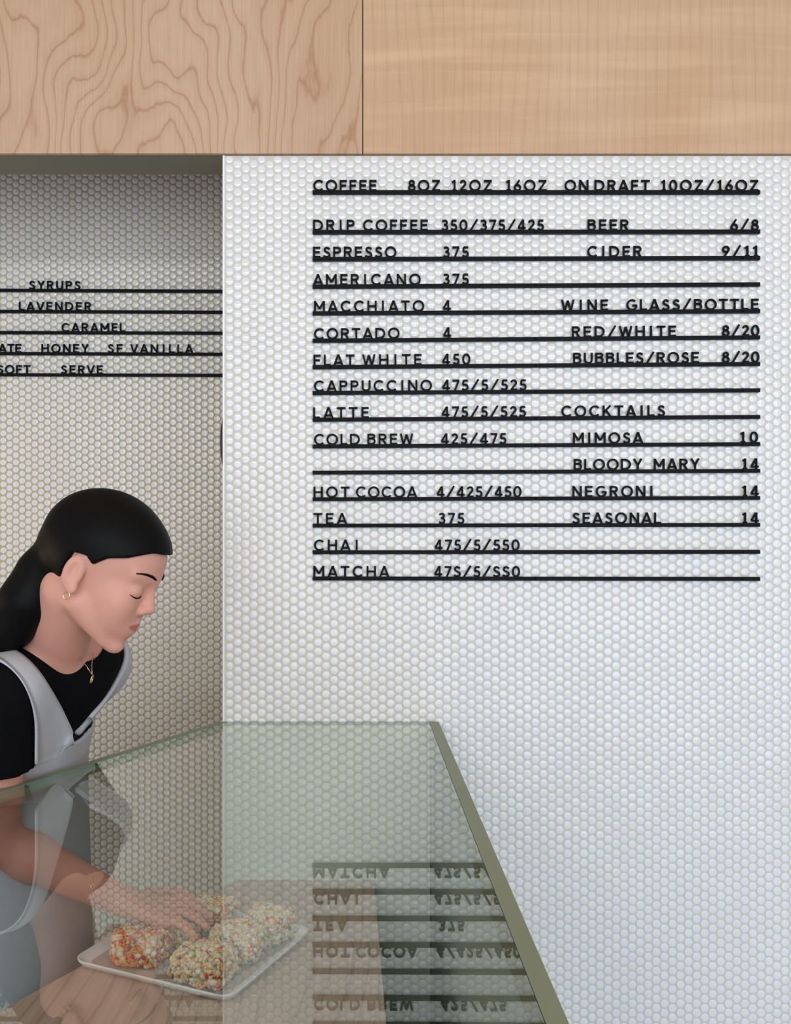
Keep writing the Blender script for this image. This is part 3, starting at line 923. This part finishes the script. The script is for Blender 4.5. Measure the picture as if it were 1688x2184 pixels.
shN = np.array(at(2, 1482, 1.50)); shF = shN + np.array([0.05, 0.31, 0.0])
elN = np.array(at(-10, 1792, 1.59)); wrN = np.array(at(262, 1922, 1.655))
elF = np.array([-0.80, 1.96, 1.09]); wrF = np.array([-0.96, 1.90, 0.90])
neckB = (shN + shF) / 2 + np.array([0.005, 0, 0.045])
chest = (shN + shF) / 2 + np.array([-0.075, 0.03, -0.035])
waist = chest + np.array([-0.20, 0.09, -0.14])
hips = waist + np.array([-0.10, 0.05, -0.17])

def torso(fd, g, k=.05, reach=1.0):
    """torso ellipsoids, g = inflation"""
    d = chest - waist; d = d / np.linalg.norm(d)
    fw = np.array([d[2], 0, -d[0]]); ax = np.array([fw, [0, 1, 0], d])
    fd.ell(chest + d*.035, ax, (.098+g, .138+g, .130+g), k)
    fd.ell(chest - d*.07 + fw*.018, ax, (.092+g, .124+g, .135+g), k)
    fd.ell(chest - d*.02 + fw*.052 + np.array([0, -.062, 0]), ax, (.052+g, .060+g, .060+g), .035)
    fd.ell(chest - d*.02 + fw*.052 + np.array([0, .062, 0]), ax, (.052+g, .060+g, .060+g), .035)
    fd.ell(waist, ax, (.090+g, .118+g, .14+g), k)
    fd.ell(hips, ax, (.112+g, .165+g, .135+g), k)
    for sh in (shN, shF):
        s0 = neckB + np.array([-.012, 0, -.012])
        fd.cone(s0, s0 + (sh - s0) * reach, .050+g, .047+g, .035)

# ---- body skin
B = Field((-1.26, 1.34, 0.69), (-0.30, 2.06, 1.66), 0.0026)
torso(B, 0.0)
B.cone(neckB - hf*.01 + np.array([-.01, 0, -.03]), hp(-26, -38, 0), .058, .054, .025)
# head masses
B.ell(hp(-6, 46, 0), HA, np.array((96, 82, 75))*HS, .012)
B.ell(hp(30, -8, 0), HA, np.array((60, 80, 58))*HS, .016)
B.ell(hp(46, 46, 0), HA, np.array((50, 52, 58))*HS, .014)
for s_ in (-1, 1):
    B.cone(hp(6, -46, s_*46), hp(58, -84, s_*17), 17*HS, 14*HS, .018)
    B.cone(hp(88, 30, s_*8), hp(74, 33, s_*42), 8*HS, 8*HS, .012)
    B.ell(hp(64, -18, s_*36), HA, np.array((20, 24, 18))*HS, .026)
    B.ell(hp(62, -44, s_*22), HA, np.array((22, 26, 20))*HS, .022)
B.ell(hp(73, -92, 0), HA, np.array((16, 14, 18))*HS, .014)
B.ell(hp(74, -54, 0), HA, np.array((22, 28, 28))*HS, .012)
for s_ in (-1, 1):
    B.ell(hp(100, 8, s_*33), HA, np.array((11, 7, 13))*HS, .010, 'sub')
    B.ell(hp(78, 7, s_*32), HA, np.array((12.5, 11.5, 14))*HS, .004)
    B.ell(hp(94, -23, s_*9.5), HA, np.array((9, 7.5, 7.5))*HS, .007)
B.cone(hp(87, 24, 0), hp(101, -13, 0), 7*HS, 8.5*HS, .012)
B.ell(hp(103, -16, 0), HA, np.array((9, 8, 9))*HS, .006)
for s_ in (-1, 1):
    B.cone(hp(92, -45, 0), hp(82, -50, s_*23), 5.5*HS, 3*HS, .005)
    B.cone(hp(90, -58, 0), hp(81, -52, s_*22), 6*HS, 3*HS, .005)
    # ear
    B.ell(hp(-8, 2, s_*75), np.array([hf*.94 + hr*s_*-.3, hu, hr*s_*.94 + hf*.3]), np.array((16, 28, 7))*HS, .006)
    B.ell(hp(-4, 4, s_*83), HA, np.array((9, 17, 6))*HS, .004, 'sub')
    B.ell(hp(0, -22, s_*76), HA, np.array((9, 10, 6))*HS, .005)
# arms
for sh, el, wr in ((shN, elN, wrN), (shF, elF, wrF)):
    B.cone(sh, el, .045, .037, .02)
    mid = el + (wr - el) * .28
    B.cone(el, mid, .036, .037, .02)
    B.cone(mid, wr, .037, .0245, .02)
# near hand, reaching: fingers in order index..little, thumb on the far side
def finger(path, r0, r1, k=.006):
    for i in range(len(path) - 1):
        t0, t1 = i / (len(path)-1), (i+1) / (len(path)-1)
        B.cone(path[i], path[i+1], r0 + (r1-r0)*t0, r0 + (r1-r0)*t1, k if i == 0 else .003)
def hand(wr, kn, tips, thumb, lift):
    c = sum(kn) / 4
    for j in range(4):
        B.cone(wr + (kn[j] - c) * .35, kn[j], .0165, .0112, .012)
    for j in range(4):
        a, b = kn[j], tips[j]
        m1 = a + (b - a) * .45 + lift; m2 = a + (b - a) * .76 + lift * .75
        finger([a, m1, m2, b], .0098, .0074)
    finger(thumb, .0125, .0085, .010)
kn = [np.array(at(352, 1925, 1.705)), np.array(at(358, 1936, 1.680)), np.array(at(357, 1950, 1.655)), np.array(at(350, 1966, 1.630))]
tips = [np.array(at(431, 1938, 1.705)), np.array(at(447, 1957, 1.670)), np.array(at(440, 1977, 1.632)), np.array(at(414, 1998, 1.592))]
th = [wrN + np.array([.022, .018, -.004]), np.array(at(318, 1905, 1.725)), np.array(at(362, 1902, 1.755)), np.array(at(404, 1912, 1.770))]
hand(wrN, kn, tips, th, np.array([0, 0, .012]))
dn = np.array([0.03, -.01, -.95])
knF = [wrF + np.array([.035 - .02*j, -.008, -.085 + abs(j-1)*.004]) for j in range(4)]
tpF = [k_ + np.array([.022, -.004, -.07]) + np.array([0, 0, .006*abs(j-1)]) for j, k_ in enumerate(knF)]
thF = [wrF + np.array([.02, -.01, -.03]), wrF + np.array([.045, -.022, -.06]), wrF + np.array([.055, -.028, -.085])]
hand(wrF, knF, tpF, thF, np.array([-.004, 0, 0]))
V, F = B.mesh()
# lips take their own colour
def tohead(P):
    q = (P - H0) / HS
    return q @ hf, q @ hu, q @ hr
cf, cu, cr = tohead(V)
lh = 8.2 * (1 - np.clip(np.abs(cr) / 25, 0, 1) ** 2)
lip = np.clip((lh - np.abs(cu + 51.5)) / 2.5, 0, 1) * (cf > 80) * (np.abs(cr) < 25)
bo = obj('body', V, F, M_SKIN, person, True)
at_ = bo.data.attributes.new('lip', 'FLOAT', 'POINT')
at_.data.foreach_set('value', lip.astype(np.float32))
nt_ = M_SKIN.node_tree
an = nt_.nodes.new('ShaderNodeAttribute'); an.attribute_name = 'lip'
mx_ = nt_.nodes.new('ShaderNodeMix'); mx_.data_type = 'RGBA'
lk = nt_.nodes['Principled BSDF'].inputs['Base Color'].links[0]
nt_.links.new(lk.from_socket, mx_.inputs[6])
mx_.inputs[7].default_value = lin(186, 104, 102)
nt_.links.new(an.outputs['Fac'], mx_.inputs[0])
nt_.links.new(mx_.outputs[2], nt_.nodes['Principled BSDF'].inputs['Base Color'])
def settle(p, off, fd=None):
    fd = fd or B
    p = np.array(p, dtype=float)
    for _ in range(6):
        k = np.clip(np.round((p - fd.lo) / fd.vox).astype(int), 2, fd.n - 3)
        g_ = np.array([fd.D[tuple(k + np.eye(3, dtype=int)[a])] - fd.D[tuple(k - np.eye(3, dtype=int)[a])] for a in range(3)])
        g_ = g_ / (np.linalg.norm(g_) + 1e-9)
        d_ = fd.D[tuple(k)] + g_ @ (p - (fd.lo + k * fd.vox))
        p = p + g_ * (off - d_)
    return p

# ---- hair: cap over the skull and a low ponytail along the back of the neck
Hf = Field(np.array(H0) - np.array([.42, .15, .34]), np.array(H0) + np.array([.16, .15, .20]), 0.003)
Hf.ell(hp(-6, 47, 0), HA, np.array((105, 91, 83))*HS, .01)
Hf.ell(hp(44, 52, 0), HA, np.array((57, 57, 66))*HS, .015)
G_ = Hf.grid()
P_ = np.stack([G_[0].ravel(), G_[1].ravel(), G_[2].ravel()], 1)
gf, gu, gr = tohead(P_)
hl = [(120, 78), (84, 74), (58, 54), (32, 42), (15, 24), (2, 34), (-20, 30), (-30, -12), (-52, -50), (-140, -60), (-140, 160), (120, 160)]
reg = poly_sd(gf.astype(np.float32), gu.astype(np.float32), hl).reshape(Hf.D.shape) * HS
Hf.D = np.maximum(Hf.D, reg).astype(np.float32)
tail = [hp(-70, 10, 0), hp(-84, -38, 0), hp(-88, -86, 4), np.array(at(20, 1330, 1.53)), np.array(at(-55, 1400, 1.52)), np.array(at(-120, 1480, 1.52))]
rr = [.040, .038, .040, .040, .032, .014]
for i in range(len(tail) - 1):
    Hf.cone(tail[i], tail[i+1], rr[i], rr[i+1], .02)
V, F = Hf.mesh()
obj('hair', V, F, M_HAIR, person, True)
# eyebrow and lash lines
def curve_pts(pts, n=12):
    pts = np.array(pts, float); L_ = np.linspace(0, len(pts) - 1, n)
    return [pts[min(int(t), len(pts)-2)] * (1 - (t - min(int(t), len(pts)-2))) + pts[min(int(t), len(pts)-2)+1] * (t - min(int(t), len(pts)-2)) for t in L_]
for s_ in (-1, 1):
    q = MB(); q.tube([settle(hp(*p), .0004) for p in curve_pts([(96, 33, s_*13), (95, 37, s_*24), (86, 38.5, s_*36), (74, 35, s_*47)])], [.0010 + .0013*math.sin(math.pi*min(1, (i+2)/13)) for i in range(12)], 6)
    q.build('eyebrow', M_HAIR, person, True)
    q = MB(); q.tube([settle(hp(*p), .0003) for p in curve_pts([(86, 1, s_*19), (91, -2, s_*27), (89, -2.5, s_*36), (78, 1, s_*45)])], [.0006 + .0008*math.sin(math.pi*i/11) for i in range(12)], 6)
    q.build('eyelash', M_HAIR, person, True)
q = MB()
ec = hp(-1, -35, 79)
q.tube([ec + (hf*math.cos(a)*5 + hu*math.sin(a)*6) * .001 for a in np.linspace(0, 2*math.pi, 14, endpoint=False)], .0008, 6, closed=True)
q.build('earring', M_GOLD, person, True)

# ---- black t-shirt
Sh = Field((-1.26, 1.36, 0.86), (-0.40, 2.06, 1.46), 0.0032)
torso(Sh, 0.007)
for sh, el in ((shN, elN), (shF, elF)):
    d = (el - sh)
    Sh.cone(sh, sh + d * .42, .062, .064, .02)
G_ = Sh.grid()
# open neck and cut the hems
nk = neckB + np.array([.035, 0, .058])
dn_ = np.sqrt((G_[0]-nk[0])**2 + (G_[1]-nk[1])**2 + ((G_[2]-nk[2])*.9)**2) - .072
D = np.maximum(Sh.D, -dn_)
for sh, el in ((shN, elN), (shF, elF)):
    d = (el - sh) / np.linalg.norm(el - sh)
    L_ = np.linalg.norm(el - sh)
    t = (G_[0]-sh[0])*d[0] + (G_[1]-sh[1])*d[1] + (G_[2]-sh[2])*d[2]
    rad = np.sqrt(np.maximum(0, (G_[0]-sh[0])**2 + (G_[1]-sh[1])**2 + (G_[2]-sh[2])**2 - t*t))
    D = np.where((rad < .068) & (t > L_*.42) & (t < L_*.64), np.maximum(D, .002), D)
Sh.D = D.astype(np.float32)
V, F = Sh.mesh()
tag(obj('t_shirt', V, F, M_SHIRT, person, True), 'black short sleeved t-shirt')

# ---- grey apron: a cloth shell over the shirt with wide shoulder straps
Ap = Field((-1.26, 1.36, 0.50), (-0.40, 2.06, 1.46), 0.0028)
torso(Ap, 0.017, reach=.55)
dd = np.array([0.02, 0, -1.0])
for y in (-.02, .045, .11):
    Ap.cone(chest + np.array([.022, y*.9, -.06]), chest + np.array([.0, y*1.15 + .05, -.55]), .062, .075, .05)
for y in (-.08, .08):
    Ap.cone(hips + np.array([.0, y, 0]), hips + np.array([.02, y*1.1, -.42]), .105, .10, .05)
G_ = Ap.grid()
def ppx(x, y, Y=1.56):
    p = at(x, y, Y); return (p.x, p.z)
F_, N_ = 1.70, 1.55
reg = [ppx(-160, 1440, F_), ppx(60, 1430, F_), ppx(112, 1490, F_), ppx(186, 1592, F_), ppx(216, 1628, F_), ppx(330, 1650, F_), ppx(330, 2500), ppx(-330, 2500), ppx(-200, 1800, N_), ppx(-60, 1690, N_), ppx(40, 1650, N_), ppx(68, 1590, N_), ppx(72, 1520, N_), ppx(40, 1450, N_), ppx(-100, 1450, N_)]
rg = poly_sd(G_[0].astype(np.float32), G_[2].astype(np.float32), reg)
bot = (0.52 - G_[2])
Ap.D = np.maximum(np.maximum(np.abs(Ap.D) - .0028, rg), bot).astype(np.float32)
V, F = Ap.mesh()
tag(obj('apron', V, F, M_APRON, person, True), 'light grey apron with wide straps')

# shoulder straps: cloth ribbons that lie on the shirt, near side and its mirror on the far side
def on_shirt(px, py):
    best = None
    for Y in np.arange(1.36, 1.80, .002):
        p = at(px, py, Y)
        k = np.round((np.array(p) - Sh.lo) / Sh.vox).astype(int)
        if (k < 0).any() or (k >= Sh.n).any(): continue
        if Sh.D[tuple(k)] < .003: return np.array(p)
    return np.array(at(px, py, 1.62))
up = [(-60, 1352), (-20, 1366), (20, 1384), (52, 1406), (80, 1436), (104, 1474), (130, 1516), (150, 1550), (162, 1590)]
dn2 = [(-60, 1396), (-24, 1404), (8, 1416), (34, 1438), (54, 1468), (66, 1500), (73, 1540), (72, 1585), (72, 1630)]
def dens(c):
    out = []
    for i in range(len(c) - 1):
        for t in np.linspace(0, 1, 5)[:-1]:
            out.append((c[i][0] + (c[i+1][0]-c[i][0])*t, c[i][1] + (c[i+1][1]-c[i][1])*t))
    return out + [c[-1]]
ua, da = dens(up), dens(dn2)
nw = 7
gridp = np.array([[on_shirt(a[0] + (b[0]-a[0])*t, a[1] + (b[1]-a[1])*t) for t in np.linspace(0, 1, nw)] for a, b in zip(ua, da)])
for _ in range(6):
    g2 = gridp.copy()
    g2[1:-1] = (gridp[:-2] + 2*gridp[1:-1] + gridp[2:]) / 4
    g2[:, 1:-1] = (g2[:, :-2] + 2*g2[:, 1:-1] + g2[:, 2:]) / 4
    gridp = g2
du = np.gradient(gridp, axis=0); dv = np.gradient(gridp, axis=1)
nn_ = np.cross(du, dv); nn_ /= np.linalg.norm(nn_, axis=2)[..., None] + 1e-9
if nn_[..., 1].mean() > 0: nn_ = -nn_
top, bot_ = gridp + nn_ * .0065, gridp + nn_ * .0015
nl = len(ua)
ymid = float((shN[1] + shF[1]) / 2)
for mir in (False, True):
    P = np.concatenate([top.reshape(-1, 3), bot_.reshape(-1, 3)])
    if mir:
        P = P * np.array([1, -1, 1]) + np.array([.04, 2 * ymid, 0])
        tgt = np.repeat([.0075, .0015], nl * nw)
        for _ in range(5):                      # settle the far strap on the cloth
            k = np.clip(np.round((P - Sh.lo) / Sh.vox).astype(int), 2, Sh.n - 3)
            d_ = Sh.D[k[:, 0], k[:, 1], k[:, 2]]
            gr_ = np.stack([Sh.D[k[:, 0]+2*(a == 0), k[:, 1]+2*(a == 1), k[:, 2]+2*(a == 2)] - Sh.D[k[:, 0]-2*(a == 0), k[:, 1]-2*(a == 1), k[:, 2]-2*(a == 2)] for a in range(3)], 1)
            ln_ = np.linalg.norm(gr_, axis=1)
            gr_ = gr_ / (ln_[:, None] + 1e-9) * (ln_ > .003)[:, None]
            P = P + gr_ * np.clip(tgt - d_, -.03, .03)[:, None] * .8
        for _ in range(3):
            Q = P.reshape(2, nl, nw, 3)
            Q[:, 1:-1] = (Q[:, :-2] + 2*Q[:, 1:-1] + Q[:, 2:]) / 4
            P = Q.reshape(-1, 3)
    fs = []
    idx_ = lambda i, j, l: l * nl * nw + i * nw + j
    for i in range(nl - 1):
        for j in range(nw - 1):
            fs.append((idx_(i,j,0), idx_(i,j+1,0), idx_(i+1,j+1,0), idx_(i+1,j,0)))
            fs.append((idx_(i,j,1), idx_(i+1,j,1), idx_(i+1,j+1,1), idx_(i,j+1,1)))
        for j in (0, nw - 1): fs.append((idx_(i,j,0), idx_(i+1,j,0), idx_(i+1,j,1), idx_(i,j,1)))
    for i in (0, nl - 1):
        for j in range(nw - 1): fs.append((idx_(i,j,0), idx_(i,j,1), idx_(i,j+1,1), idx_(i,j+1,0)))
    so = obj('apron_strap', P, fs, M_APRON, person, True)

# ---- jeans and shoes
Jn = Field((-1.34, 1.46, 0.05), (-0.72, 2.10, 1.02), 0.005)
d0 = (chest - waist); d0 = d0 / np.linalg.norm(d0)
fw0 = np.array([d0[2], 0, -d0[0]])
Jn.ell(hips, np.array([fw0, [0, 1, 0], d0]), (.120, .172, .12), .03)
feet = []
for y, fx_ in ((-.095, .02), (.095, -.06)):
    kx = hips + np.array([.05 + fx_, y, -.42]); ft = np.array([hips[0] + fx_, hips[1] + y, .09])
    Jn.cone(hips + np.array([0, y*.9, -.02]), kx, .098, .064, .03)
    Jn.cone(kx, ft, .064, .050, .02)
    feet.append(ft)
V, F = Jn.mesh()
obj('jeans', V, F, M_JEANS, person, True)
for ft in feet:
    Sf = Field(ft + np.array([-.12, -.08, -.095]), ft + np.array([.24, .08, .05]), .004)
    Sf.cone(ft + np.array([-.02, 0, -.045]), ft + np.array([.15, 0, -.058]), .045, .032, .01)
    Sf.cone(ft + np.array([0, 0, -.04]), ft + np.array([-.005, 0, .0]), .045, .052, .02)
    Gz = Sf.grid()[2]
    Sf.D = np.maximum(Sf.D, .0005 - Gz).astype(np.float32)
    V, F = Sf.mesh()
    obj('shoe', V, F, M_SHOE, person, True)

# ---- necklace with ring pendant
pend = np.array(at(196, 1448, 1.55))
q = MB()
nb = hp(-40, -96, 0)
for s_ in (-1, 1):
    q.tube([nb, neckB + np.array([.012, s_*.062, .035]), neckB + np.array([.055, s_*.045, .0]), pend + np.array([-.004, s_*.012, .022]), pend + np.array([0, 0, .007])], .0007, 6)
nl = tag(q.build('necklace', M_GOLD, person, True), 'thin gold necklace')
q = MB()
q.tube([pend + np.array([0.002*math.sin(a), .005*math.cos(a), .0065*math.sin(a)]) for a in np.linspace(0, 2*math.pi, 16, endpoint=False)], .0011, 6, closed=True)
pd_ = q.build('pendant', M_GOLD, person, True); pd_.parent = nl
